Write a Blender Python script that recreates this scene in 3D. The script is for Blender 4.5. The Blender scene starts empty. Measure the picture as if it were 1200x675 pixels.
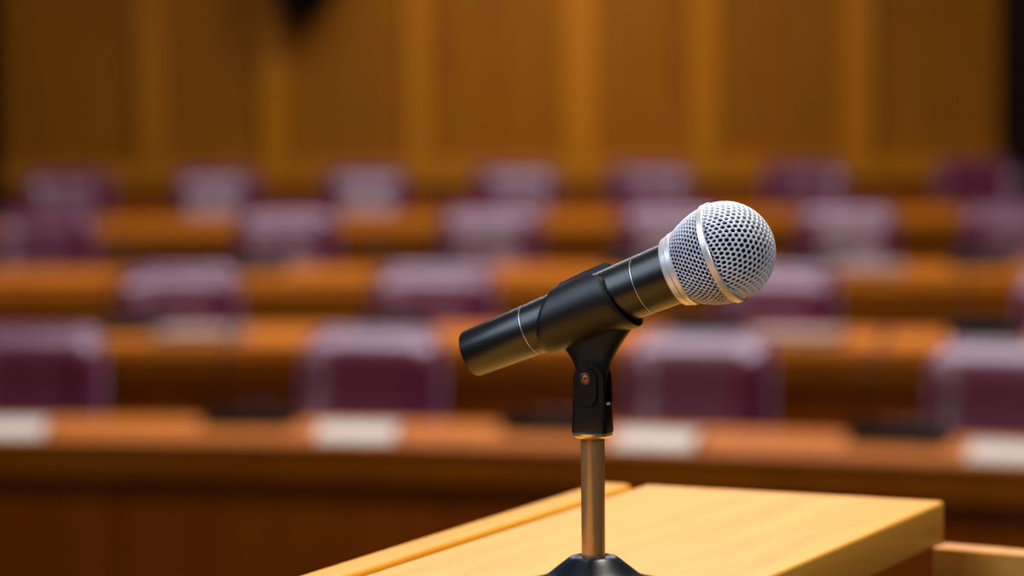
import bpy, bmesh, math, random
from mathutils import Vector, Matrix
random.seed(7)
PI = math.pi
SC = bpy.context.scene
COL = SC.collection

# ------------------------------------------------------------------ camera
F, HC = 3500.0, 1.8
P_ = math.atan((337.5 - 85) / F)
TH = math.radians(0.5)
FW = Vector((0, math.cos(P_), -math.sin(P_)))
U0 = Vector((0, math.sin(P_), math.cos(P_)))
R0 = Vector((1, 0, 0))
RT = R0 * math.cos(TH) - U0 * math.sin(TH)
UP = U0 * math.cos(TH) + R0 * math.sin(TH)
EYE = Vector((0, 0, HC))


def ray(px, py):
    return FW + RT * ((px - 600) / F) + UP * ((337.5 - py) / F)


def at(px, py, dist):          # point at camera depth dist
    return EYE + ray(px, py) * dist


def aty(px, py, y):            # point on the vertical plane y
    d = ray(px, py)
    return EYE + d * (y / d.y)


def onz(px, py, z):            # point on the horizontal plane z
    d = ray(px, py)
    return EYE + d * ((z - HC) / d.z)


cd = bpy.data.cameras.new('camera')
cam = bpy.data.objects.new('camera', cd)
COL.objects.link(cam)
m = Matrix((RT, UP, -FW)).transposed().to_4x4()
m.translation = EYE
cam.matrix_world = m
cd.lens = 105
cd.sensor_width = 36
cd.clip_start = 0.05
cd.dof.use_dof = True
cd.dof.focus_distance = 1.49
cd.dof.aperture_fstop = 5.6
cd.dof.aperture_blades = 0
SC.camera = cam

# ------------------------------------------------------------------ world and lights
w = bpy.data.worlds.new('world')
SC.world = w
w.use_nodes = True
w.node_tree.nodes['Background'].inputs[0].default_value = (0.75, 0.82, 1.0, 1)
w.node_tree.nodes['Background'].inputs[1].default_value = 0.05
SC.view_settings.view_transform = 'Standard'
SC.view_settings.look = 'None'
SC.view_settings.gamma = 1
SC.view_settings.use_curve_mapping = False
SC.view_settings.exposure = -0.08
SC.cycles.use_denoising = True


def area(name, loc, target, sx, sy, power, col, spread=180):
    l = bpy.data.lights.new(name, 'AREA')
    l.shape = 'RECTANGLE'
    l.size, l.size_y = sx, sy
    l.energy = power
    l.color = col
    l.spread = math.radians(spread)
    o = bpy.data.objects.new(name, l)
    COL.objects.link(o)
    o.location = loc
    o.rotation_euler = (Vector(target) - Vector(loc)).to_track_quat('-Z', 'Y').to_euler()
    return o


COOL = (0.86, 0.92, 1.0)
WARM = (1.0, 0.90, 0.74)
area('ceiling_light_over_lectern', (0.25, 2.3, 3.4), (0.12, 1.62, 1.5), 0.9, 0.6, 66, (1.0, 0.87, 0.70))
area('added_cool_softbox', (-1.55, 0.75, 3.1), (0.1, 1.5, 1.6), 1.9, 1.5, 46, (0.68, 0.80, 1.0))  # added softbox, gives the handle and grille their cool sheen
area('added_right_fill', (1.3, -0.3, 2.9), (0.2, 1.5, 1.5), 0.8, 0.6, 15, (1.0, 0.95, 0.9))  # added fill, lifts the grille's right side and the board edge
area('ceiling_light_over_seats_near', (0.1, 10.0, 5.0), (0.1, 10.3, 0), 5.2, 0.8, 285, (0.90, 0.86, 1.0))
area('ceiling_light_over_seats_far', (0.3, 14.2, 5.0), (0.3, 14.3, 0), 4.4, 0.7, 150, (0.90, 0.86, 1.0))
area('added_seat_fill', (0.5, 4.6, 4.6), (0.45, 10.0, 0.6), 1.6, 0.7, 30, (1.0, 0.88, 0.74), 95)  # added fill for the upright desk fronts and chair faces
area('added_wall_fill', (0.45, 16.3, 3.7), (0.45, 18.5, 1.5), 1.2, 0.4, 13, WARM, 100)  # unseen area light added to brighten the middle of the wall


# ------------------------------------------------------------------ materials
def s2l(c):
    return tuple(((v / 255) / 12.92 if v / 255 <= 0.04045 else ((v / 255 + 0.055) / 1.055) ** 2.4) for v in c) + (1,)


def mat(name, rgb, rough=0.5, metal=0.0, spec=0.5, coat=0.0, bump=0.0, bscale=300.0, sheen=0.0, vary=0.0, coat_rough=0.1):
    mt = bpy.data.materials.new(name)
    mt.use_nodes = True
    nt = mt.node_tree
    b = nt.nodes['Principled BSDF']
    b.inputs['Base Color'].default_value = s2l(rgb)
    b.inputs['Roughness'].default_value = rough
    b.inputs['Metallic'].default_value = metal
    b.inputs['Specular IOR Level'].default_value = spec
    b.inputs['Coat Weight'].default_value = coat
    b.inputs['Coat Roughness'].default_value = coat_rough
    b.inputs['Sheen Weight'].default_value = sheen
    b.inputs['Sheen Roughness'].default_value = 0.45
    b.inputs['Sheen Tint'].default_value = (0.75, 0.55, 0.95, 1)
    tc = nt.nodes.new('ShaderNodeTexCoord')
    if bump or vary:
        n = nt.nodes.new('ShaderNodeTexNoise')
        n.inputs['Scale'].default_value = bscale
        n.inputs['Detail'].default_value = 4
        nt.links.new(tc.outputs['Object'], n.inputs['Vector'])
    if bump:
        bp = nt.nodes.new('ShaderNodeBump')
        bp.inputs['Strength'].default_value = bump
        bp.inputs['Distance'].default_value = 0.001
        nt.links.new(n.outputs['Fac'], bp.inputs['Height'])
        nt.links.new(bp.outputs['Normal'], b.inputs['Normal'])
    if vary:
        mr = nt.nodes.new('ShaderNodeMapRange')
        mr.inputs['To Min'].default_value = max(0.02, rough - vary)
        mr.inputs['To Max'].default_value = rough + vary
        nt.links.new(n.outputs['Fac'], mr.inputs['Value'])
        nt.links.new(mr.outputs['Result'], b.inputs['Roughness'])
    return mt


def wood(name, light, dark, stretch=(1, 14, 14), scale=2.0, rough=0.4, coat=0.0, rot=(0, 0, 0), ring=0.35, spec=0.5):
    mt = bpy.data.materials.new(name)
    mt.use_nodes = True
    nt = mt.node_tree
    L = nt.links.new
    b = nt.nodes['Principled BSDF']
    b.inputs['Roughness'].default_value = rough
    b.inputs['Coat Weight'].default_value = coat
    b.inputs['Specular IOR Level'].default_value = spec
    tc = nt.nodes.new('ShaderNodeTexCoord')
    mp = nt.nodes.new('ShaderNodeMapping')
    mp.inputs['Scale'].default_value = stretch
    mp.inputs['Rotation'].default_value = rot
    L(tc.outputs['Object'], mp.inputs['Vector'])
    n1 = nt.nodes.new('ShaderNodeTexNoise')
    n1.inputs['Scale'].default_value = scale
    n1.inputs['Detail'].default_value = 6
    n1.inputs['Distortion'].default_value = 0.6
    L(mp.outputs['Vector'], n1.inputs['Vector'])
    n2 = nt.nodes.new('ShaderNodeTexNoise')
    n2.inputs['Scale'].default_value = scale * 6
    n2.inputs['Detail'].default_value = 3
    L(mp.outputs['Vector'], n2.inputs['Vector'])
    mx = nt.nodes.new('ShaderNodeMix')
    mx.data_type = 'FLOAT'
    mx.inputs[0].default_value = ring
    L(n1.outputs['Fac'], mx.inputs[2])
    L(n2.outputs['Fac'], mx.inputs[3])
    cr = nt.nodes.new('ShaderNodeValToRGB')
    cr.color_ramp.elements[0].position = 0.32
    cr.color_ramp.elements[1].position = 0.66
    cr.color_ramp.elements[0].color = s2l(dark)
    cr.color_ramp.elements[1].color = s2l(light)
    L(mx.outputs[0], cr.inputs['Fac'])
    L(cr.outputs['Color'], b.inputs['Base Color'])
    bp = nt.nodes.new('ShaderNodeBump')
    bp.inputs['Strength'].default_value = 0.08
    bp.inputs['Distance'].default_value = 0.001
    L(n2.outputs['Fac'], bp.inputs['Height'])
    L(bp.outputs['Normal'], b.inputs['Normal'])
    return mt


M = {}
M['beech'] = wood('pale_beech', (232, 172, 72), (217, 150, 50), stretch=(1.2, 22, 22), scale=2.2, rough=0.42, spec=0.3)
M['beech_strip'] = wood('beech_strip', (224, 158, 38), (208, 138, 24), stretch=(1.2, 22, 22), scale=2.2, rough=0.45, spec=0.2)
M['beech_edge'] = wood('beech_edge', (222, 154, 62), (194, 126, 42), stretch=(1.2, 22, 22), scale=3.0, rough=0.45, spec=0.35)
M['lectern_body'] = wood('lectern_body_shaded_wood', (52, 27, 10), (38, 19, 6), stretch=(14, 14, 1), rough=0.6, spec=0.15)  # colour darkened to carry the shade under the overhanging board
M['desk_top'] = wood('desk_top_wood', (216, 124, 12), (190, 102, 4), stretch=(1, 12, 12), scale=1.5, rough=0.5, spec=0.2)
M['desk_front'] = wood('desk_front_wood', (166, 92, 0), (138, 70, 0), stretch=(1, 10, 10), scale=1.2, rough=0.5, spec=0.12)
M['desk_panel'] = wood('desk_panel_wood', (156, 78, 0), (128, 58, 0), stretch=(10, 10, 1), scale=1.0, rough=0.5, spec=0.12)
M['wall'] = wood('wall_panel_wood', (158, 95, 0), (134, 76, 0), stretch=(6, 6, 0.6), scale=1.2, rough=0.6, spec=0.12)
M['batten'] = wood('wall_batten_wood', (190, 118, 4), (168, 98, 2), stretch=(8, 8, 0.6), scale=1.2, rough=0.5, spec=0.15)
M['floor'] = mat('carpet', (70, 38, 22), 0.9, bump=0.4, bscale=400)
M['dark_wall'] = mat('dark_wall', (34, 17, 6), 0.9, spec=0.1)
M['leather'] = mat('purple_leather', (96, 10, 44), 0.36, spec=0.8, bump=0.25, bscale=160, coat=0.6, coat_rough=0.32, sheen=0.3)
M['chair_plastic'] = mat('chair_black_plastic', (26, 22, 26), 0.45)
M['chrome_leg'] = mat('chair_metal', (150, 150, 155), 0.25, metal=1.0)
M['black_unit'] = mat('black_unit_plastic', (14, 24, 26), 0.5, spec=0.3)
M['unit_grey'] = mat('unit_panel', (58, 72, 74), 0.4)
M['card'] = mat('card_white', (232, 230, 212), 0.7)
M['paper'] = mat('paper_white', (176, 156, 140), 0.75)
M['mic_black'] = mat('mic_black_lacquer', (6, 7, 9), 0.34, spec=0.6, coat=0.15, coat_rough=0.25)
M['clip_black'] = mat('clip_black_rubber', (11, 11, 12), 0.4, spec=0.45, bump=0.12, bscale=1600)
M['clip_dark'] = mat('clutch_black_plastic', (6, 6, 7), 0.38, spec=0.35, bump=0.05, bscale=1600)
M['silver'] = mat('silver_satin', (226, 226, 228), 0.34, metal=0.45, vary=0.05, bscale=500)
M['grille'] = mat('grille_silver', (232, 238, 255), 0.45, metal=0.08, spec=0.8, vary=0.06, bscale=600)
M['foam'] = mat('grille_foam', (6, 8, 24), 0.95, spec=0.1, bump=0.5, bscale=900)
M['ring'] = mat('ring_silver', (190, 192, 196), 0.35, metal=0.9)
M['bronze'] = mat('bronze_chrome', (186, 148, 100), 0.22, metal=0.6, vary=0.03, bscale=200)
M['brass'] = mat('brass_ring', (226, 204, 160), 0.3, metal=0.9)
M['screw'] = mat('copper_screw', (150, 92, 62), 0.45, metal=0.6)
M['screw_rim'] = mat('screw_rim', (64, 54, 46), 0.4, metal=0.6)
M['base_black'] = mat('stand_base_satin', (9, 22, 38), 0.32, metal=0.5, spec=0.6, bump=0.05, bscale=1200)
M['speaker_black'] = mat('speaker_black', (12, 8, 5), 0.9, spec=0.05)


# ------------------------------------------------------------------ mesh helpers
def link(name, bm, material, parent=None, smooth=False, auto=None):
    me = bpy.data.meshes.new(name)
    bmesh.ops.recalc_face_normals(bm, faces=bm.faces[:])
    bm.to_mesh(me)
    bm.free()
    mats = material if isinstance(material, (list, tuple)) else [material]
    for q in mats:
        me.materials.append(q)
    if smooth:
        for p in me.polygons:
            p.use_smooth = True
        if auto is not None:
            me.set_sharp_from_angle(angle=math.radians(auto))
    o = bpy.data.objects.new(name, me)
    COL.objects.link(o)
    if parent:
        o.parent = parent
    return o


def empty(name, loc=(0, 0, 0), rz=0.0):
    o = bpy.data.objects.new(name, None)
    o.empty_display_size = 0.05
    COL.objects.link(o)
    o.location = loc
    o.rotation_euler = (0, 0, rz)
    return o


def tag(o, label=None, cat=None, group=None, kind=None):
    if label: o['label'] = label
    if cat: o['category'] = cat
    if group: o['group'] = group
    if kind: o['kind'] = kind
    return o


def copy_tree(o, parent=None):
    c = o.copy()
    COL.objects.link(c)
    if parent: c.parent = parent
    for ch in list(o.children):
        copy_tree(ch, c)
    return c


def box(bm, c, s, bevel=0.0, seg=2, mtx=None):
    r = bmesh.ops.create_cube(bm, size=1.0)
    vs = r['verts']
    for v in vs:
        v.co = Vector((v.co.x * s[0] + c[0], v.co.y * s[1] + c[1], v.co.z * s[2] + c[2]))
    if bevel:
        es = list({e for v in vs for e in v.link_edges})
        g = bmesh.ops.bevel(bm, geom=es, offset=bevel, segments=seg, affect='EDGES', profile=0.5)
        vs = list({v for f in g['faces'] for v in f.verts} | {v for v in vs if v.is_valid})
    if mtx is not None:
        for v in vs:
            if v.is_valid: v.co = mtx @ v.co
    return bm


def prism(bm, poly, z0, z1, bevel=0.0, seg=3):
    """upright prism over a convex polygon [(x, y), ...]"""
    b = [bm.verts.new((x, y, z0)) for x, y in poly]
    t = [bm.verts.new((x, y, z1)) for x, y in poly]
    n = len(poly)
    fs = [bm.faces.new(b[::-1]), bm.faces.new(t)]
    for i in range(n):
        fs.append(bm.faces.new((b[i], b[(i + 1) % n], t[(i + 1) % n], t[i])))
    if bevel:
        es = list({e for f in fs for e in f.edges})
        bmesh.ops.bevel(bm, geom=es, offset=bevel, segments=seg, affect='EDGES', profile=0.5)
    return bm


def lathe(bm, prof, seg=64, mtx=None, axis='z', closed=False):
    """prof [(r, h)] spun round an axis; r = 0 makes a pole"""
    rings = []
    for r, h in prof:
        if r < 1e-7:
            rings.append([bm.verts.new((0, 0, h))])
        else:
            rings.append([bm.verts.new((r * math.cos(2 * PI * k / seg), r * math.sin(2 * PI * k / seg), h)) for k in range(seg)])
    pairs = list(zip(rings, rings[1:]))
    if closed: pairs.append((rings[-1], rings[0]))
    for a, b in pairs:
        for k in range(seg):
            k2 = (k + 1) % seg
            if len(a) == 1 and len(b) == 1: continue
            if len(a) == 1: bm.faces.new((a[0], b[k], b[k2]))
            elif len(b) == 1: bm.faces.new((a[k], b[0], a[k2]))
            else: bm.faces.new((a[k], b[k], b[k2], a[k2]))
    allv = [v for r in rings for v in r]
    if axis == 'x':
        for v in allv: v.co = Vector((v.co.z, v.co.x, v.co.y))
    if mtx is not None:
        for v in allv: v.co = mtx @ v.co
    return bm


def tube(bm, pts, r, seg=10):
    pts = [Vector(p) for p in pts]
    rings = []
    for i, p in enumerate(pts):
        d = (pts[min(i + 1, len(pts) - 1)] - pts[max(i - 1, 0)]).normalized()
        a = d.cross(Vector((0, 1, 0.01))).normalized()
        b = d.cross(a)
        rr = r[i] if isinstance(r, (list, tuple)) else r
        rings.append([bm.verts.new(p + a * rr * math.cos(2 * PI * k / seg) + b * rr * math.sin(2 * PI * k / seg)) for k in range(seg)])
    for a, b in zip(rings, rings[1:]):
        for k in range(seg):
            bm.faces.new((a[k], a[(k + 1) % seg], b[(k + 1) % seg], b[k]))
    bm.faces.new(rings[0][::-1]); bm.faces.new(rings[-1])
    return bm


def sweep(bm, xs, yf, prof):
    """closed profile [(dy, z)] carried along the curve y = yf(x); dy is measured square to the curve"""
    rings = []
    for x in xs:
        s = (yf(x + 0.01) - yf(x - 0.01)) / 0.02
        n = Vector((-s, 1, 0)).normalized()
        rings.append([bm.verts.new((x + n.x * dy, yf(x) + n.y * dy, z)) for dy, z in prof])
    k = len(prof)
    for a, b in zip(rings, rings[1:]):
        for i in range(k):
            bm.faces.new((a[i], a[(i + 1) % k], b[(i + 1) % k], b[i]))
    bm.faces.new(rings[0]); bm.faces.new(rings[-1][::-1])
    return bm


# ------------------------------------------------------------------ the room
FLOOR_Z = {'A': 0.0, 'B': 0.09, 'C': 0.213, 'D': 0.328}
ROW = {  # y = a + b x + c x^2 of the desk's front edge, desk height
    'A': (8.50, -0.279, -0.0573, 0.737),
    'B': (10.353, -0.1544, -0.0503, 0.864),
    'C': (12.56, -0.028, -0.0099, 0.943),
    'D': (15.195, 0.108, 0.003, 1.058),
}


def yrow(k):
    a, b, c, _ = ROW[k]
    return lambda x: a + b * x + c * x * x


bm = bmesh.new(); box(bm, (0, 4.1, -0.05), (10, 8.0, 0.1))
tag(link('floor', bm, M['floor']), kind='structure')
for k, off, nxt in (('A', -0.3, 'B'), ('B', -0.3, 'C'), ('C', -0.3, 'D'), ('D', -0.3, None)):
    bm = bmesh.new()
    xs = [-4.8 + 0.4 * i for i in range(25)]
    f0 = yrow(k)
    rings = []
    for x in xs:
        y0 = f0(x) + off
        y1 = (yrow(nxt)(x) + off) if nxt else 18.9
        z1 = FLOOR_Z[k] if k != 'A' else 0.0
        rings.append([bm.verts.new(q) for q in ((x, y0, -0.1), (x, y1, -0.1), (x, y1, z1), (x, y0, z1))])
    for a, b in zip(rings, rings[1:]):
        for i in range(4):
            bm.faces.new((a[i], a[(i + 1) % 4], b[(i + 1) % 4], b[i]))
    bm.faces.new(rings[0]); bm.faces.new(rings[-1])
    tag(link('floor_tier', bm, M['floor']), kind='structure')

WY = 18.5
bm = bmesh.new(); box(bm, (0, WY + 0.1, 1.9), (9.6, 0.2, 4.4))
tag(link('wall_back', bm, M['wall']), kind='structure')
bm = bmesh.new(); box(bm, (-4.9, 9.5, 1.9), (0.2, 18.8, 4.4))
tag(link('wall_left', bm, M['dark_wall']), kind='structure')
bm = bmesh.new(); box(bm, (4.9, 9.5, 1.9), (0.2, 18.8, 4.4))
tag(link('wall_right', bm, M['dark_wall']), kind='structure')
# rail that closes the panelling above the last row
bm = bmesh.new(); box(bm, (0, WY - 0.05, 1.19), (7.6, 0.1, 0.15), 0.01)
tag(link('trim_1', bm, M['batten']), kind='structure')
bm = bmesh.new(); box(bm, (0, WY - 0.02, 0.71), (7.6, 0.04, 0.80), 0.005)
tag(link('trim_2', bm, M['desk_panel']), kind='structure')
# upright battens on the panelling
for i, (x, wd) in enumerate(((-2.22, 0.17), (-1.46, 0.16), (-0.57, 0.16), (0.43, 0.20), (1.20, 0.17), (2.14, 0.20))):
    bm = bmesh.new(); box(bm, (x, WY - 0.04, 2.66), (wd, 0.08, 2.78), 0.008)
    tag(link('trim_%d' % (i + 3), bm, M['batten']), kind='structure')
# narrow joint strips between the wall panels
for i, x in enumerate((-0.09, 1.62)):
    bm = bmesh.new(); box(bm, (x, WY - 0.008, 2.66), (0.05, 0.016, 2.78), 0.004)
    tag(link('trim_%d' % (i + 10), bm, M['desk_front']), kind='structure')
# dark pillar at the right end of the panelling
bm = bmesh.new(); box(bm, (3.47, WY - 0.15, 1.9), (0.9, 0.3, 4.2), 0.01)
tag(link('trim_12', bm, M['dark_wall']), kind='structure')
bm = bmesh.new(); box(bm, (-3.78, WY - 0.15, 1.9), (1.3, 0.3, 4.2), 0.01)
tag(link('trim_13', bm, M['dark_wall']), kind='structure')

# speaker hanging at the top of the wall
sp = aty(360, -9, WY - 0.35)
t = tag(empty('wall_speaker', (sp.x, WY, sp.z)), 'dark blurred box hung high on the back wall at the top edge', 'loudspeaker')
bm = bmesh.new()
pts = [(-0.24, 0.26), (0.24, 0.26), (0.20, 0.02), (0.08, -0.15), (-0.08, -0.15), (-0.20, 0.02)]
a = [bm.verts.new((x, -0.42, z)) for x, z in pts]
b = [bm.verts.new((x * 0.8, -0.14, z)) for x, z in pts]
bm.faces.new(a); bm.faces.new(b[::-1])
for i in range(6): bm.faces.new((a[i], b[i], b[(i + 1) % 6], a[(i + 1) % 6]))
link('cabinet', bm, M['speaker_black'], t)
bm = bmesh.new(); box(bm, (0, -0.07, 0.1), (0.08, 0.16, 0.08), 0.01)
link('bracket', bm, M['chair_plastic'], t)

# ------------------------------------------------------------------ desks of the four rows
ROWNAME = {'A': 'front', 'B': 'second', 'C': 'third', 'D': 'back'}
DD = {'A': 0.50, 'B': 0.68, 'C': 0.74, 'D': 0.80}
NOSE = {'A': 0.018, 'B': 0.045, 'C': 0.055, 'D': 0.06}
for k in 'ABCD':
    f0 = yrow(k)
    Z = ROW[k][3]
    FZ = FLOOR_Z[k]
    half = {'A': 2.5, 'B': 2.9, 'C': 3.2, 'D': 3.6}[k]
    xs = [-half + 2 * half * i / 24 for i in range(25)]
    t = tag(empty('bench_desk', (0, f0(0), FZ)), {
        'A': 'long curved wooden desk of the front row, nearest behind the lectern',
        'B': 'long wooden desk of the second row, behind the front row chairs',
        'C': 'long wooden desk of the third row, between second and back desks',
        'D': 'long wooden desk of the back row, closest to the panelled wall'}[k], 'desk', 'tiered rows of long desks')
    fl = lambda x, f0=f0: f0(x) - f0(0)
    dz = Z - FZ
    nz = NOSE[k]
    bm = bmesh.new()
    sweep(bm, xs, fl, [(0, dz - nz), (0.004, dz - 0.004), (0.012, dz), (DD[k], dz), (DD[k], dz - nz)])
    link('desktop', bm, M['desk_top'], t)
    bm = bmesh.new()
    sweep(bm, xs, fl, [(0.03, dz - nz - 0.10), (0.03, dz - nz), (0.055, dz - nz), (0.055, dz - nz - 0.10)])
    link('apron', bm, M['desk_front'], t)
    n = 5
    for i in range(n):
        x0 = -half + 2 * half * i / n + 0.001
        x1 = -half + 2 * half * (i + 1) / n - 0.001
        bm = bmesh.new()
        sweep(bm, [x0 + (x1 - x0) * j / 5 for j in range(6)], fl, [(0.11, 0.0), (0.11, dz - nz), (0.14, dz - nz), (0.14, 0.0)])
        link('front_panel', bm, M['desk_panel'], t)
    for sx in (-half + 0.03, half - 0.03):
        bm = bmesh.new()
        box(bm, (sx, fl(sx) + 0.14 + (DD[k] - 0.16) / 2, (dz - nz) / 2), (0.03, DD[k] - 0.18, dz - nz - 0.002), 0.003)
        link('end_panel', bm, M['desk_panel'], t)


# ------------------------------------------------------------------ chairs
def make_chair():
    t = empty('conference_chair')
    # back: padded shell with a rolled top and side bolsters, front faces -y
    prof = [(0.000, 0.44), (-0.022, 0.50), (-0.030, 0.57), (-0.022, 0.64), (0.002, 0.71), (0.022, 0.78),
            (0.030, 0.84), (0.034, 0.885), (0.048, 0.925), (0.078, 0.960), (0.118, 0.984), (0.160, 0.990), (0.195, 0.975),
            (0.205, 0.93), (0.190, 0.84), (0.165, 0.70), (0.140, 0.56), (0.125, 0.44)]
    bm = bmesh.new()
    us = [-1, -0.985, -0.95, -0.9, -0.83, -0.75, -0.66, -0.5, -0.25, 0, 0.25, 0.5, 0.66, 0.75, 0.83, 0.9, 0.95, 0.985, 1]
    rings = []
    for u in us:
        au = abs(u)
        edge = max(0.0, (au - 0.80) / 0.20)
        thin = 1 - 0.62 * edge ** 2.2                    # rounds the side off
        bol = 0.030 * math.exp(-((au - 0.86) / 0.11) ** 2)   # side bolster stands proud
        drop = 0.042 * max(0.0, (au - 0.6) / 0.4) ** 3
        ring = []
        for j, (y, z) in enumerate(prof):
            yc = 0.085
            fr = 1.0 if j < 9 else 0.0
            yy = yc + (y - yc) * thin - bol * fr
            zz = 0.44 + (z - 0.44) * 0.953 - drop * max(0.0, (z - 0.6) / 0.4)
            hw = 0.226 + 0.008 * math.sin((z - 0.44) * 5)
            ring.append(bm.verts.new((u * hw, yy, zz)))
        rings.append(ring)
    n = len(prof)
    for a, b in zip(rings, rings[1:]):
        for i in range(n):
            bm.faces.new((a[i], a[(i + 1) % n], b[(i + 1) % n], b[i]))
    bm.faces.new(rings[0]); bm.faces.new(rings[-1][::-1])
    bk = link('backrest', bm, M['leather'], t, smooth=True, auto=60)
    # seat
    bm = bmesh.new(); box(bm, (0, -0.19, 0.43), (0.50, 0.47, 0.10), 0.035, 4)
    link('seat', bm, M['leather'], t, smooth=True, auto=50)
    for s in (-1, 1):
        bm = bmesh.new()
        box(bm, (s * 0.255, -0.15, 0.635), (0.055, 0.32, 0.035), 0.014, 3)
        tube(bm, [(s * 0.255, -0.27, 0.63), (s * 0.255, -0.26, 0.50), (s * 0.26, -0.22, 0.40), (s * 0.20, -0.2, 0.385)], 0.013)
        tube(bm, [(s * 0.255, -0.03, 0.63), (s * 0.255, -0.04, 0.50), (s * 0.26, -0.08, 0.40), (s * 0.20, -0.1, 0.385)], 0.013)
        link('armrest', bm, M['chair_plastic'], t, smooth=True, auto=45)
    bm = bmesh.new(); lathe(bm, [(0, 0.07), (0.035, 0.07), (0.035, 0.22), (0.022, 0.22), (0.022, 0.37), (0.09, 0.372), (0.09, 0.385), (0, 0.385)], 24, Matrix.Translation((0, -0.17, 0)))
    link('gas_column', bm, M['chrome_leg'], t, smooth=True, auto=40)
    bm = bmesh.new()
    for q in range(5):
        a = q * 2 * PI / 5 + 0.3
        dx, dy = math.cos(a), math.sin(a)
        tube(bm, [(0, -0.17, 0.085), (dx * 0.14, -0.17 + dy * 0.14, 0.08), (dx * 0.25, -0.17 + dy * 0.25, 0.06)], [0.024, 0.02, 0.014], 8)
        lathe(bm, [(0, -0.018), (0.026, -0.018), (0.026, 0.018), (0, 0.018)], 14,
              Matrix.Translation((dx * 0.25, -0.17 + dy * 0.25, 0.027)) @ Matrix.Rotation(a + PI / 2, 4, 'Z') @ Matrix.Rotation(PI / 2, 4, 'X'))
    link('star_base', bm, M['chair_plastic'], t, smooth=True, auto=40)
    return t


CH = {'A': (9.56, [28, 425, 811, 1168]), 'B': (11.5, [207, 505, 904, 1262]),
      'C': (13.8, [50, 336, 574, 786, 994, 1190]), 'D': (16.35, [82, 256, 432, 608, 766, 948, 1151])}
TOPZ = {'A': 0.990, 'B': 1.079, 'C': 1.203, 'D': 1.318}
CW = {'A': 1.0, 'B': 1.0, 'C': 1.0, 'D': 1.0}
CL = {
    'A': ['purple leather chair at the front row desk, cut by the left edge',
          'purple leather chair at the front row, left of the microphone stand',
          'purple leather chair at the front row, right behind the microphone stand',
          'purple leather chair at the front row, far right'],
    'B': ['purple leather chair in the second row, farthest left',
          'purple leather chair in the second row, above the microphone butt end',
          'purple leather chair in the second row, partly hidden by the silver microphone head',
          'purple leather chair in the second row, cut by the right edge'],
    'C': ['purple chair in the third row, farthest left and cut by the picture edge',
          'purple chair in the third row, second from the left',
          'purple chair in the third row, third from the left, left of the microphone head',
          'purple chair in the third row, directly left behind the silver microphone head',
          'purple chair in the third row, first one right of the microphone head',
          'purple chair in the third row, farthest right'],
    'D': ['small far purple chair in the back row, farthest left',
          'small far purple chair in the back row, second from the left',
          'small far purple chair in the back row, third from the left',
          'small far purple chair in the back row, fourth and middle one',
          'small far purple chair in the back row, above the microphone head, fifth from left',
          'small far purple chair in the back row, second from the right',
          'small far purple chair in the back row, farthest right'],
}
proto = make_chair()
first = True
for k in 'ABCD':
    Yb, cs = CH[k]
    f0 = yrow(k)
    base = Yb - f0(0)
    for i, px in enumerate(cs):
        x = aty(px, 300, Yb).x
        s = (f0(x + 0.01) - f0(x - 0.01)) / 0.02
        o = proto if first else copy_tree(proto)
        first = False
        Y = f0(x) + max(base, DD[k] + 0.30)
        x = aty(px, 300, Y).x
        o.location = (x, Y, FLOOR_Z[k])
        o.rotation_euler = (0, 0, math.atan(s) + random.uniform(-0.04, 0.04))
        tag(o, CL[k][i], 'chair', '%s row of purple chairs' % ROWNAME[k])

# ------------------------------------------------------------------ things on the desks
def make_unit():
    t = empty('conference_microphone')
    bm = bmesh.new()
    v = [(-0.115, -0.075, 0), (0.115, -0.075, 0), (0.115, 0.075, 0), (-0.115, 0.075, 0),
         (-0.11, -0.065, 0.055), (0.11, -0.065, 0.055), (0.11, 0.07, 0.022), (-0.11, 0.07, 0.022)]
    vs = [bm.verts.new(q) for q in v]
    for fc in ((0, 3, 2, 1), (4, 5, 6, 7), (0, 1, 5, 4), (1, 2, 6, 5), (2, 3, 7, 6), (3, 0, 4, 7)):
        bm.faces.new([vs[q] for q in fc])
    bmesh.ops.bevel(bm, geom=bm.edges[:], offset=0.006, segments=2, affect='EDGES')
    link('base_unit', bm, M['black_unit'], t)
    bm = bmesh.new(); box(bm, (0.03, 0.004, 0.041), (0.12, 0.075, 0.006), 0.002, 1, Matrix.Rotation(-0.235, 4, 'X'))
    link('control_panel', bm, M['unit_grey'], t)
    bm = bmesh.new(); tube(bm, [(-0.07, -0.03, 0.035), (-0.07, -0.03, 0.12), (-0.065, -0.005, 0.19), (-0.06, 0.05, 0.235)], 0.0035, 8)
    nk = link('gooseneck', bm, M['black_unit'], t, smooth=True)
    bm = bmesh.new(); tube(bm, [(-0.06, 0.045, 0.232), (-0.058, 0.058, 0.241), (-0.055, 0.085, 0.258)], [0.006, 0.009, 0.008], 12)
    link('capsule', bm, M['black_unit'], nk, smooth=True)
    return t


def make_card():
    t = empty('name_card')
    w_, d_, h_ = 0.235, 0.15, 0.036
    for s, nm in ((-1, 'front_leaf'), (1, 'rear_leaf')):
        bm = bmesh.new()
        th = 0.0015
        q = [(-w_ / 2, s * d_ / 2, 0), (w_ / 2, s * d_ / 2, 0), (w_ / 2, s * 0.0006, h_), (-w_ / 2, s * 0.0006, h_)]
        a = [bm.verts.new(p) for p in q]
        b = [bm.verts.new((p[0], p[1] - s * th, p[2])) for p in q]
        bm.faces.new(a); bm.faces.new(b[::-1])
        for i in range(4): bm.faces.new((a[i], b[i], b[(i + 1) % 4], a[(i + 1) % 4]))
        link(nm, bm, M['card'], t)
    return t


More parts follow.
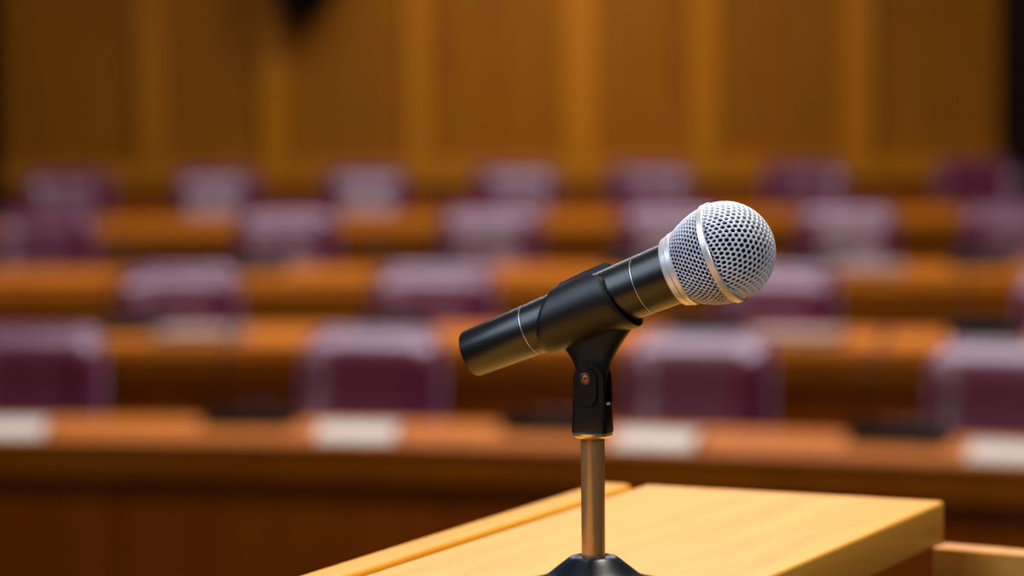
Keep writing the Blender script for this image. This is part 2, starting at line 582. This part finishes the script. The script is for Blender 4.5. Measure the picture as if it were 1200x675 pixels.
def make_papers():
    t = empty('paper_stack')
    bm = bmesh.new()
    for i in range(5):
        box(bm, (random.uniform(-.004, .004), random.uniform(-.004, .004), 0.003 + i * 0.0055), (0.31, 0.22, 0.0055), 0.0,
            mtx=Matrix.Rotation(random.uniform(-0.02, 0.02), 4, 'Z'))
    bm.faces.ensure_lookup_table()
    me = link('sheets', bm, M['paper'], t)
    bm = bmesh.new(); box(bm, (0, 0, 0.0295), (0.305, 0.215, 0.003), 0.0006, 1)
    link('top_sheet', bm, M['paper'], t)
    return t


POS = ['at the far left', 'second from the left', 'third from the left', 'fourth from the left', 'fifth from the left', 'sixth from the left', 'farthest right']


def put(proto_o, used, row, px, off, label, cat, group, sc=1.0):
    f0 = yrow(row)
    x = aty(px, 300, f0(0) + off).x
    Y = f0(x) + off
    x = aty(px, 300, Y).x
    Y = f0(x) + off
    s = (f0(x + 0.01) - f0(x - 0.01)) / 0.02
    o = copy_tree(proto_o) if used else proto_o
    o.location = (x, Y, ROW[row][3])
    o.rotation_euler = (0, 0, math.atan(s) + random.uniform(-0.05, 0.05))
    o.scale = (sc, sc, sc)
    tag(o, label, cat, group)
    return o


unit, card, papers = make_unit(), make_card(), make_papers()
U = [('A', 292, 'low black conference microphone on the front desk, left of the second chair'),
     ('A', 645, 'low black conference microphone on the front desk, beside the microphone stand clutch'),
     ('A', 1056, 'low black conference microphone on the front desk, right part, left of the last chair'),
     ('B', 158, 'black conference microphone on the second desk, at the far left chair'),
     ('B', 462, 'black conference microphone on the second desk, at the chair behind the microphone butt'),
     ('B', 832, 'black conference microphone on the second desk, just under the silver microphone head'),
     ('B', 1160, 'black conference microphone on the second desk, at the right picture edge'),
     ('C', 300, 'black conference microphone on the third desk, at the second chair from the left'),
     ('C', 535, 'black conference microphone on the third desk, at the third chair from the left'),
     ('C', 745, 'black conference microphone on the third desk, left behind the silver microphone head'),
     ('C', 958, 'black conference microphone on the third desk, right of the silver microphone head'),
     ('C', 1150, 'black conference microphone on the third desk, farthest right'),
     ('D', 38, 'tiny dark conference microphone on the back desk, farthest left')]
for i, (r, px, lb) in enumerate(U):
    put(unit, i > 0, r, px, 0.40 if r != 'A' else 0.34, lb, 'microphone', 'conference microphones on the desks', 1.2)
CN = [(8, 'white folded name card on the front desk, at the left picture edge'),
      (419, 'white folded name card on the front desk, left of the microphone stand'),
      (771, 'white folded name card on the front desk, right of the microphone stand'),
      (1192, 'white folded name card on the front desk, at the right picture edge')]
for i, (px, lb) in enumerate(CN):
    put(card, i > 0, 'A', px, 0.12, lb, 'name card', 'name cards on the front desk')
PN = [('B', 235, 'pale papers on the second desk, in front of the far left chair'),
      ('B', 935, 'pale papers on the second desk, right below the silver microphone head'),
      ('C', 1016, 'pale papers on the third desk, right of the silver microphone head')]
for i, (r, px, lb) in enumerate(PN):
    put(papers, i > 0, r, px, 0.16, lb, 'papers', 'papers on the middle desks')

# ------------------------------------------------------------------ lectern
ZT = 1.537


def xy(px, py, z=ZT):
    p = onz(px, py, z)
    return Vector((p.x, p.y))


BL, BR = xy(757, 568), xy(1107, 587)
dl = (xy(435, 675) - BL).normalized()
dr = (xy(896, 674) - BR).normalized()
dm = (dl + dr).normalized()                 # runs from the far end towards the near left
lec = tag(empty('lectern', (BL.x, BL.y, 0.42)), 'pale beech lectern top holding the microphone stand, bottom right', 'lectern')


def loc2(v):
    return (v.x - BL.x, v.y - BL.y)


LN = 0.86
gw = 0.0
poly = [BL, BR, BR + dm * LN, BL + dm * LN]
ang = math.atan2(dm.y, dm.x)


def board(name, poly, z0, z1, bevel, material, parent):
    """prism whose own x axis runs along the grain"""
    bm = bmesh.new()
    R = Matrix.Rotation(-ang, 2)
    pl = [R @ Vector(loc2(p)) for p in poly]
    prism(bm, [(p.x, p.y) for p in pl], z0 - 0.42, z1 - 0.42, bevel)
    o = link(name, bm, material, parent, smooth=True, auto=35)
    o.rotation_euler = (0, 0, ang)
    return o


board('top_board', poly, ZT - 0.026, ZT, 0.0022, M['beech'], lec)
S0, S1 = xy(737, 570.5), xy(357, 675)
g0, g1 = xy(750, 573.5), xy(413, 673)
n_ = Vector((-dm.y, dm.x))
if n_.dot(BL - BR) < 0: n_ = -n_
a0 = BL + n_ * 0.0075 + dm * 0.002
wst = 0.0245
board('edge_strip', [a0 + n_ * wst, a0, a0 + dm * LN, a0 + n_ * wst + dm * LN], ZT - 0.026, ZT + 0.0005, 0.004, M['beech_strip'], lec)
board('groove_strip', [BL + n_ * 0.0085 + dm * 0.006, BL - n_ * 0.004 + dm * 0.006, BL - n_ * 0.004 + dm * LN, BL + n_ * 0.0085 + dm * LN], ZT - 0.040, ZT - 0.0300, 0.0, M['beech_edge'], lec)
# carcass under the board, set back from its edges
wr = (BR - BL).normalized()
c0, c1 = BL + wr * 0.012 + dm * 0.03, BR - wr * 0.10 + dm * 0.05
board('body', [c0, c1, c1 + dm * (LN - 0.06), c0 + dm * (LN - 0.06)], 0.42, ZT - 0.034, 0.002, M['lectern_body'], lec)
# lower wing board running off to the right
e0 = onz(1092, 641, ZT - 0.030)
wp = Vector((e0.x, e0.y))
wv = (xy(1200, 650, ZT - 0.030) - wp).normalized()
nn = Vector((-wv.y, wv.x))
board('side_wing', [wp, wp + wv * 0.55, wp + wv * 0.55 + nn * 0.020, wp + nn * 0.020], 0.42, ZT - 0.030, 0.0015, M['beech_edge'], lec)

# dais under the lectern
bm = bmesh.new(); box(bm, (0.1, 1.2, 0.21), (3.2, 2.6, 0.42), 0.01)
tag(link('floor_dais', bm, M['floor']), kind='structure')

# ------------------------------------------------------------------ microphone
HB = at(848.5, 296, 1.487)                  # centre of the grille
tilt, phi = math.radians(22.5), math.radians(22.2)
AX = (RT * math.cos(tilt) * math.cos(phi) + UP * math.cos(tilt) * math.sin(phi) - FW * math.sin(tilt)).normalized()
zl = (Vector((0, 0, 1)) - AX * AX.z).normalized()   # local up
yl = zl.cross(AX)                                    # local y points away from the camera
MM = Matrix((AX, yl, zl)).transposed().to_4x4()
MM.translation = HB
mic = tag(empty('microphone'), 'black handheld microphone with silver ball grille clipped on the stand', 'microphone')
mic.matrix_world = MM
mm = 0.001
BUTT = -0.1485
rb, rf = 12.3 * mm, 15.9 * mm              # handle radius at butt and at collar


def rad(x):
    t_ = (x - BUTT) / (-0.028 - BUTT)
    return rb + (rf - rb) * t_


bm = bmesh.new()
pr = [(0, BUTT), (rb - 1.2 * mm, BUTT), (rb - 0.4 * mm, BUTT + 0.3 * mm), (rb, BUTT + 1.2 * mm)]
G1, G2 = -0.0455, -0.1115
for g in (G2, G1):
    pr += [(rad(g) - 0.0 * mm, g - 0.7 * mm), (rad(g) - 0.5 * mm, g - 0.5 * mm), (rad(g) - 0.5 * mm, g + 0.5 * mm), (rad(g), g + 0.7 * mm)]
pr += [(rf, -0.028), (rf - 1 * mm, -0.0275), (0, -0.0275)]
lathe(bm, pr, 96, axis='x')
link('handle', bm, M['mic_black'], mic, smooth=True, auto=30)
for g in (G2, G1):
    bm = bmesh.new()
    r_ = rad(g)
    lathe(bm, [(r_ - 0.5 * mm, g - 0.3 * mm), (r_ + 0.06 * mm, g - 0.22 * mm), (r_ + 0.06 * mm, g + 0.22 * mm), (r_ - 0.5 * mm, g + 0.3 * mm)], 96, axis='x')
    link('accent_ring', bm, M['ring'], mic, smooth=True, auto=30)
# collar ring
bm = bmesh.new()
lathe(bm, [(15.0 * mm, -28.0 * mm), (17.2 * mm, -28.0 * mm), (17.9 * mm, -27.4 * mm), (18.5 * mm, -25.0 * mm), (18.6 * mm, -24.5 * mm), (18.1 * mm, -24.3 * mm),
           (18.1 * mm, -24.0 * mm), (19.1 * mm, -23.7 * mm), (19.5 * mm, -21.4 * mm), (19.0 * mm, -21.1 * mm), (15 * mm, -21.1 * mm)], 128, axis='x')
link('collar', bm, M['silver'], mic, smooth=True, auto=30)
# equator band
bm = bmesh.new()
lathe(bm, [(24.4 * mm, -2.2 * mm), (25.7 * mm, -2.2 * mm), (26.1 * mm, -1.7 * mm), (26.2 * mm, 1.2 * mm), (25.8 * mm, 1.7 * mm), (24.4 * mm, 1.7 * mm)], 128, axis='x')
link('grille_band', bm, M['silver'], mic, smooth=True, auto=30)

RB = 25.4 * mm


def front(u, v, h=0.0):
    """plane disc -> front hemisphere, equal spacing along meridians"""
    rr = math.hypot(u, v)
    if rr < 1e-9: return Vector((RB + h, 0, 0))
    th_ = rr / RB
    s_, c_ = math.sin(th_), math.cos(th_)
    R_ = RB + h
    return Vector((R_ * c_ * 0.985 + 0.0008, R_ * s_ * u / rr, R_ * s_ * v / rr))


def rear_r(x):
    t_ = min(1, max(0, -x / (21.5 * mm)))
    return (25.4 * (1 - t_) + 18.9 * t_ + 1.5 * math.sin(PI * t_)) * mm


def rear(u, v, h=0.0):
    """u = angle, v = position along the axis"""
    r_ = rear_r(v) + h
    return Vector((v, r_ * math.cos(u), r_ * math.sin(u)))


def cell(bm, fn, cu, cv, pu, pv, hole, nh=12, cut=None):
    """one hexagonal cell of pressed mesh with a rounded hole"""
    outer = []
    for q in range(12):
        a = PI / 6 + q * PI / 6
        if q % 2 == 0:
            outer.append((cu + pu / math.sqrt(3) * math.cos(a), cv + pv / math.sqrt(3) * math.sin(a)))
        else:
            a0_, a1_ = a - PI / 6, a + PI / 6
            outer.append((cu + pu / math.sqrt(3) * 0.5 * (math.cos(a0_) + math.cos(a1_)), cv + pv / math.sqrt(3) * 0.5 * (math.sin(a0_) + math.sin(a1_))))
    if cut: outer = [cut(u, v) for u, v in outer]
    L0 = [bm.verts.new(fn(u, v, 0.0)) for u, v in outer]
    def ring_(k_, h):
        out = []
        for q in range(12):
            a = PI / 6 + q * PI / 6
            uu, vv = cu + k_ * pu * 0.5 * math.cos(a), cv + k_ * pv * 0.5 * math.sin(a)
            if cut: uu, vv = cut(uu, vv)
            out.append(bm.verts.new(fn(uu, vv, h)))
        return out
    L1 = ring_(min(0.93, hole + 0.09), -0.08 * mm)
    L2 = ring_(hole, -0.40 * mm)
    L3 = ring_(hole + 0.02, -1.0 * mm)
    for A, B in ((L0, L1), (L1, L2), (L2, L3)):
        for q in range(12):
            bm.faces.new((A[q], A[(q + 1) % 12], B[(q + 1) % 12], B[q]))


bm = bmesh.new()
lim = RB * PI / 2 * 0.985
pu, pv = 3.3 * mm, 3.25 * mm
rowh = pv * math.sqrt(3) / 2
nr = int(lim / rowh) + 2


def cutf(u, v):
    rr = math.hypot(u, v)
    if rr > lim: return (u * lim / rr, v * lim / rr)
    return (u, v)


ca, sa = math.cos(0.06), math.sin(0.06)
for i in range(-nr, nr + 1):
    for j in range(-18, 19):
        cu = j * pu + (i % 2) * pu / 2
        cv = i * rowh
        if math.hypot(cu, cv) > lim - 0.3 * mm: continue
        wob = 0.10 * mm
        dj = (random.uniform(-wob, wob), random.uniform(-wob, wob))
        cell(bm, lambda u, v, h=0.0: front(v * ca - u * sa, v * sa + u * ca, h), cu, cv, pu, pv, random.uniform(0.66, 0.78), cut=cutf)
bmesh.ops.remove_doubles(bm, verts=bm.verts[:], dist=0.00004)
link('grille_front', bm, M['grille'], mic, smooth=True)
bm = bmesh.new()
nc = 56
du = 2 * PI / nc
nrow = 12
dv = 21.0 * mm / nrow
for i in range(nrow + 1):
    for j in range(nc):
        cell(bm, rear, j * du + (i % 2) * du / 2, -0.8 * mm - i * dv, du, dv * 2 / math.sqrt(3), random.uniform(0.76, 0.86),
             cut=lambda u, v: (u, min(-0.2 * mm, max(-21.3 * mm, v))))
bmesh.ops.remove_doubles(bm, verts=bm.verts[:], dist=0.00004)
link('grille_rear', bm, M['grille'], mic, smooth=True)
# foam liner
bm = bmesh.new()
pr = [(0, -21.3 * mm)] + [(rear_r(-x * mm) - 1.1 * mm, -x * mm) for x in (21.3, 18, 15, 12, 9, 6, 3, 0)]
pr += [((RB - 1.1 * mm) * math.sin(a), (RB - 1.1 * mm) * math.cos(a) * 0.985) for a in [PI / 2 * (1 - q / 14) for q in range(1, 14)]] + [(0, (RB - 1.1 * mm) * 0.985)]
lathe(bm, pr, 64, axis='x')
link('foam_liner', bm, M['foam'], mic, smooth=True)

# ------------------------------------------------------------------ stand, clutch and clip
CM = -0.0765                                 # where the clip sits on the handle
hub = HB + AX * CM
pole_top = at(694.5, 508, (hub - EYE).dot(FW))
px_, py_ = pole_top.x, pole_top.y
# keep the pole on the photo's line, at the handle's depth
stand = tag(empty('microphone_stand', (px_, py_, ZT)), 'desktop microphone stand with bronze pole and dark round base on the lectern', 'microphone stand')
hz = Vector((AX.x, AX.y, 0)).normalized()
hang = math.atan2(hz.y, hz.x)


def zat(py, dx=0.0):                          # height on the stand's axis at picture row py
    lo, hi = 1.3, 2.0
    for _ in range(40):
        md = (lo + hi) / 2
        v = Vector((px_, py_, md)) - EYE
        y_ = 337.5 - F * v.dot(UP) / v.dot(FW)
        if y_ > py: lo = md
        else: hi = md
    return lo - ZT


zb, zyb, zyt = zat(651), zat(507), zat(428)
# round base
bm = bmesh.new()
lathe(bm, [(0, 0), (39.5 * mm, 0), (40 * mm, 0.6 * mm), (40 * mm, 2.0 * mm), (38.5 * mm, 3.0 * mm), (34 * mm, 3.9 * mm), (29 * mm, 5.2 * mm), (24 * mm, 7.4 * mm),
           (19.5 * mm, zb - 6.4 * mm), (15.5 * mm, zb - 3.2 * mm), (13.0 * mm, zb - 1.2 * mm), (11.6 * mm, zb - 0.3 * mm), (10.6 * mm, zb), (9.4 * mm, zb), (8.6 * mm, zb - 0.9 * mm), (0, zb - 0.9 * mm)], 96)
link('base', bm, M['base_black'], stand, smooth=True, auto=50)
bm = bmesh.new()
lathe(bm, [(0, zb - 0.95 * mm), (6.1 * mm, zb - 0.95 * mm), (6.1 * mm, zyb - 1 * mm), (0, zyb - 1 * mm)], 64)
link('pole', bm, M['bronze'], stand, smooth=True, auto=40)
bm = bmesh.new()
lathe(bm, [(6.0 * mm, zyb - 2.6 * mm), (8.4 * mm, zyb - 2.4 * mm), (10.0 * mm, zyb - 1.2 * mm), (10.2 * mm, zyb + 0.2 * mm), (0, zyb + 0.2 * mm)], 64)
link('thread_ring', bm, M['brass'], stand, smooth=True, auto=40)

clip = tag(empty('microphone_clip', (px_, py_, ZT + zyb), hang), 'black plastic clip gripping the microphone handle, screwed onto the stand', 'microphone clip')
hY = zyt - zyb                               # yoke height


def rrect(w0, d0, r_, n=5):
    pts = []
    for cx, cy, a0_ in ((w0 / 2 - r_, d0 / 2 - r_, 0), (-w0 / 2 + r_, d0 / 2 - r_, PI / 2), (-w0 / 2 + r_, -d0 / 2 + r_, PI), (w0 / 2 - r_, -d0 / 2 + r_, 1.5 * PI)):
        for q in range(n):
            a = a0_ + PI / 2 * q / (n - 1)
            pts.append((cx + r_ * math.cos(a), cy + r_ * math.sin(a)))
    return pts


def loft(bm, secs):
    rings = [[bm.verts.new(p) for p in s] for s in secs]
    n = len(rings[0])
    for a, b in zip(rings, rings[1:]):
        for i in range(n):
            bm.faces.new((a[i], a[(i + 1) % n], b[(i + 1) % n], b[i]))
    bm.faces.new(rings[0][::-1]); bm.faces.new(rings[-1])


# clutch socket (solid foot) and its two cheeks
bm = bmesh.new()
secs = []
for z, w0, d0 in ((0.2 * mm, 18.6, 13.2), (0.8 * mm, 19.0, 13.6), (9 * mm, 18.2, 12.8), (15.5 * mm, 17.6, 12.2)):
    secs.append([(x, y, z) for x, y in rrect(w0 * mm, d0 * mm, 2.2 * mm)])
loft(bm, secs)
link('socket', bm, M['clip_dark'], clip, smooth=True, auto=40)
zs = hY - 6.2 * mm                            # screw height
for s in (-1, 1):
    bm = bmesh.new()
    pts = [(-8.8 * mm, 15.3 * mm), (8.8 * mm, 15.3 * mm)]
    for q in range(0, 17):
        a = PI * q / 16
        pts.append((8.2 * mm * math.cos(a) * (1.0), zs + 7.4 * mm * math.sin(a) ** 0.85 if 0 < q < 16 else zs))
    y0, y1 = s * 6.1 * mm, s * 3.5 * mm
    A = [bm.verts.new((x, y0, z)) for x, z in pts]
    B = [bm.verts.new((x, y1, z)) for x, z in pts]
    bm.faces.new(A); bm.faces.new(B[::-1])
    for i in range(len(pts)): bm.faces.new((A[i], B[i], B[(i + 1) % len(pts)], A[(i + 1) % len(pts)]))
    bmesh.ops.bevel(bm, geom=[e for e in bm.edges if e.verts[0] in A and e.verts[1] in A], offset=0.5 * mm, segments=2, affect='EDGES')
    link('cheek', bm, M['clip_dark'], clip, smooth=True, auto=35)
# raised pad round the screw on the near cheek
bm = bmesh.new()
pts = []
for q in range(17):
    a = PI * q / 16
    pts.append((5.6 * mm * math.cos(a), zs + 5.6 * mm * math.sin(a)))
for q in range(17):
    a = PI + PI * q / 16
    pts.append((5.6 * mm * math.cos(a), zs - 9.0 * mm + 5.6 * mm * math.sin(a)))
A = [bm.verts.new((x - 0.3 * mm, -6.0 * mm, z)) for x, z in pts]
B = [bm.verts.new((x * 0.92 - 0.3 * mm, -7.3 * mm, (z - zs + 4.5 * mm) * 0.95 + zs - 4.5 * mm)) for x, z in pts]
bm.faces.new(A); bm.faces.new(B[::-1])
for i in range(len(pts)): bm.faces.new((A[i], B[i], B[(i + 1) % len(pts)], A[(i + 1) % len(pts)]))
pad = link('screw_pad', bm, M['clip_dark'], clip, smooth=True, auto=35)
RX = Matrix.Rotation(PI / 2, 4, 'X')
bm = bmesh.new()
lathe(bm, [(2.0 * mm, 6.9 * mm), (3.0 * mm, 7.2 * mm), (3.1 * mm, 7.9 * mm), (2.6 * mm, 8.1 * mm), (2.2 * mm, 7.8 * mm), (2.0 * mm, 7.4 * mm)], 32, Matrix.Translation((-0.8 * mm, 0, zs)) @ RX, closed=True)
link('screw_rim', bm, M['screw_rim'], clip, smooth=True, auto=40)
bm = bmesh.new()
lathe(bm, [(0, 6.9 * mm), (2.1 * mm, 6.9 * mm), (2.1 * mm, 7.5 * mm), (1.5 * mm, 7.9 * mm), (0.7 * mm, 7.9 * mm), (0.5 * mm, 7.3 * mm), (0, 7.3 * mm)], 24, Matrix.Translation((-0.8 * mm, 0, zs)) @ RX)
tag(link('screw', bm, M['screw'], clip, smooth=True, auto=40), 'small copper screw head')
# small silver block standing in for a highlight at the cheek's side
bm = bmesh.new(); box(bm, (8.9 * mm, -1.0 * mm, 15.2 * mm), (0.8 * mm, 4.0 * mm, 1.2 * mm), 0.2 * mm, 1)
link('glint_block', bm, M['silver'], clip)

# sleeve round the handle, open along the top
CI = Matrix.Translation(Vector((px_, py_, ZT + zyb))) @ Matrix.Rotation(hang, 4, 'Z')
T_ = CI.inverted() @ MM                      # microphone space -> clip space
bm = bmesh.new()
nA, nS = 56, 22
a_near, a_far = math.radians(24), math.radians(-12)
SL, SR = -0.1060, -0.0625
wall = 2.3 * mm


def sleeve(al, s, out):
    """al: angle from up towards the viewer; s 0..1 along; out: outside or inside"""
    c = (1 + math.cos(al)) / 2
    x0 = SL + 15 * mm * c ** 2
    x1 = SR + 7.0 * mm * (1 - c) ** 1.5 + 1.5 * mm * c
    x = x0 + (x1 - x0) * s
    r0 = rad(x) + 0.15 * mm
    thick = wall
    r0 += 2.0 * mm * (1 - c) ** 3 * max(0.0, (s - 0.72) / 0.28) ** 1.5
    if out:
        e = min(1.0, min(s, 1 - s) / 0.06)
        r0 += thick * (0.55 + 0.45 * math.sin(e * PI / 2))
        r0 += 0.0 if al < PI else 0.9 * mm * max(0.0, 1 - (2 * PI + a_far - al) / math.radians(35))
        r0 += 0.5 * mm * math.exp(-((s - 0.55) / 0.35) ** 2)
    return T_ @ Vector((x, -r0 * math.sin(al), r0 * math.cos(al)))


als = [a_near + (2 * PI + a_far - a_near) * i / nA for i in range(nA + 1)]
def wid(al, s):                              # the opening widens towards the head on the near side
    k_ = max(0.0, (s - 0.35) / 0.65)
    g = math.radians(26) * k_ ** 2.2
    f_ = max(0.0, 1 - (al - a_near) / math.radians(150))
    return al + g * f_


O = [[bm.verts.new(sleeve(wid(al, j / nS), j / nS, True)) for j in range(nS + 1)] for al in als]
I = [[bm.verts.new(sleeve(wid(al, j / nS), j / nS, False)) for j in range(nS + 1)] for al in als]
for i in range(nA):
    for j in range(nS):
        bm.faces.new((O[i][j], O[i + 1][j], O[i + 1][j + 1], O[i][j + 1]))
        bm.faces.new((I[i][j], I[i][j + 1], I[i + 1][j + 1], I[i + 1][j]))
    bm.faces.new((O[i][0], I[i][0], I[i + 1][0], O[i + 1][0]))
    bm.faces.new((O[i][nS], O[i + 1][nS], I[i + 1][nS], I[i][nS]))
for j in range(nS):
    bm.faces.new((O[0][j], O[0][j + 1], I[0][j + 1], I[0][j]))
    bm.faces.new((O[nA][j], I[nA][j], I[nA][j + 1], O[nA][j + 1]))
link('sleeve', bm, M['clip_black'], clip, smooth=True, auto=35)

# neck between the sleeve and the clutch
bm = bmesh.new()
Tsl = T_
secs = []
nz_ = 12
zt0 = zs - 6.0 * mm
for i in range(nz_ + 1):
    t_ = i / nz_
    # top section follows the underside of the sleeve
    e = t_ ** 2.0
    hl = 7.4 * mm + 10.5 * mm * e              # half length back (towards the butt)
    hr = 7.4 * mm + 15.5 * mm * t_ ** 2.6      # half length forward
    dd = 3.3 * mm + (4.2 * mm) * t_ ** 1.2     # half thickness
    ring = []
    for q in range(28):
        a = 2 * PI * q / 28
        ca_, sa_ = math.cos(a), math.sin(a)
        xx = (hr if ca_ > 0 else hl) * math.copysign(abs(ca_) ** 0.75, ca_)
        yy = dd * math.copysign(abs(sa_) ** 0.75, sa_)
        # height of the sleeve's lower side over this spot
        slope = AX.z / math.hypot(AX.x, AX.y)
        ax0 = T_ @ Vector((CM, 0, 0))
        zc = ax0.z + (xx - ax0.x) * slope
        xm = CM + (xx - ax0.x) / math.hypot(AX.x, AX.y)
        rr_ = (rad(xm) + 0.8 * mm) / math.cos(math.asin(AX.z))
        under = zc - math.sqrt(max(0, rr_ ** 2 - min(abs(yy - ax0.y), rr_) ** 2))
        zz = zt0 + (under - zt0) * t_
        ring.append((xx, yy + ax0.y * t_, zz))
    secs.append(ring)
loft(bm, secs)
link('neck', bm, M['clip_black'], clip, smooth=True, auto=50)
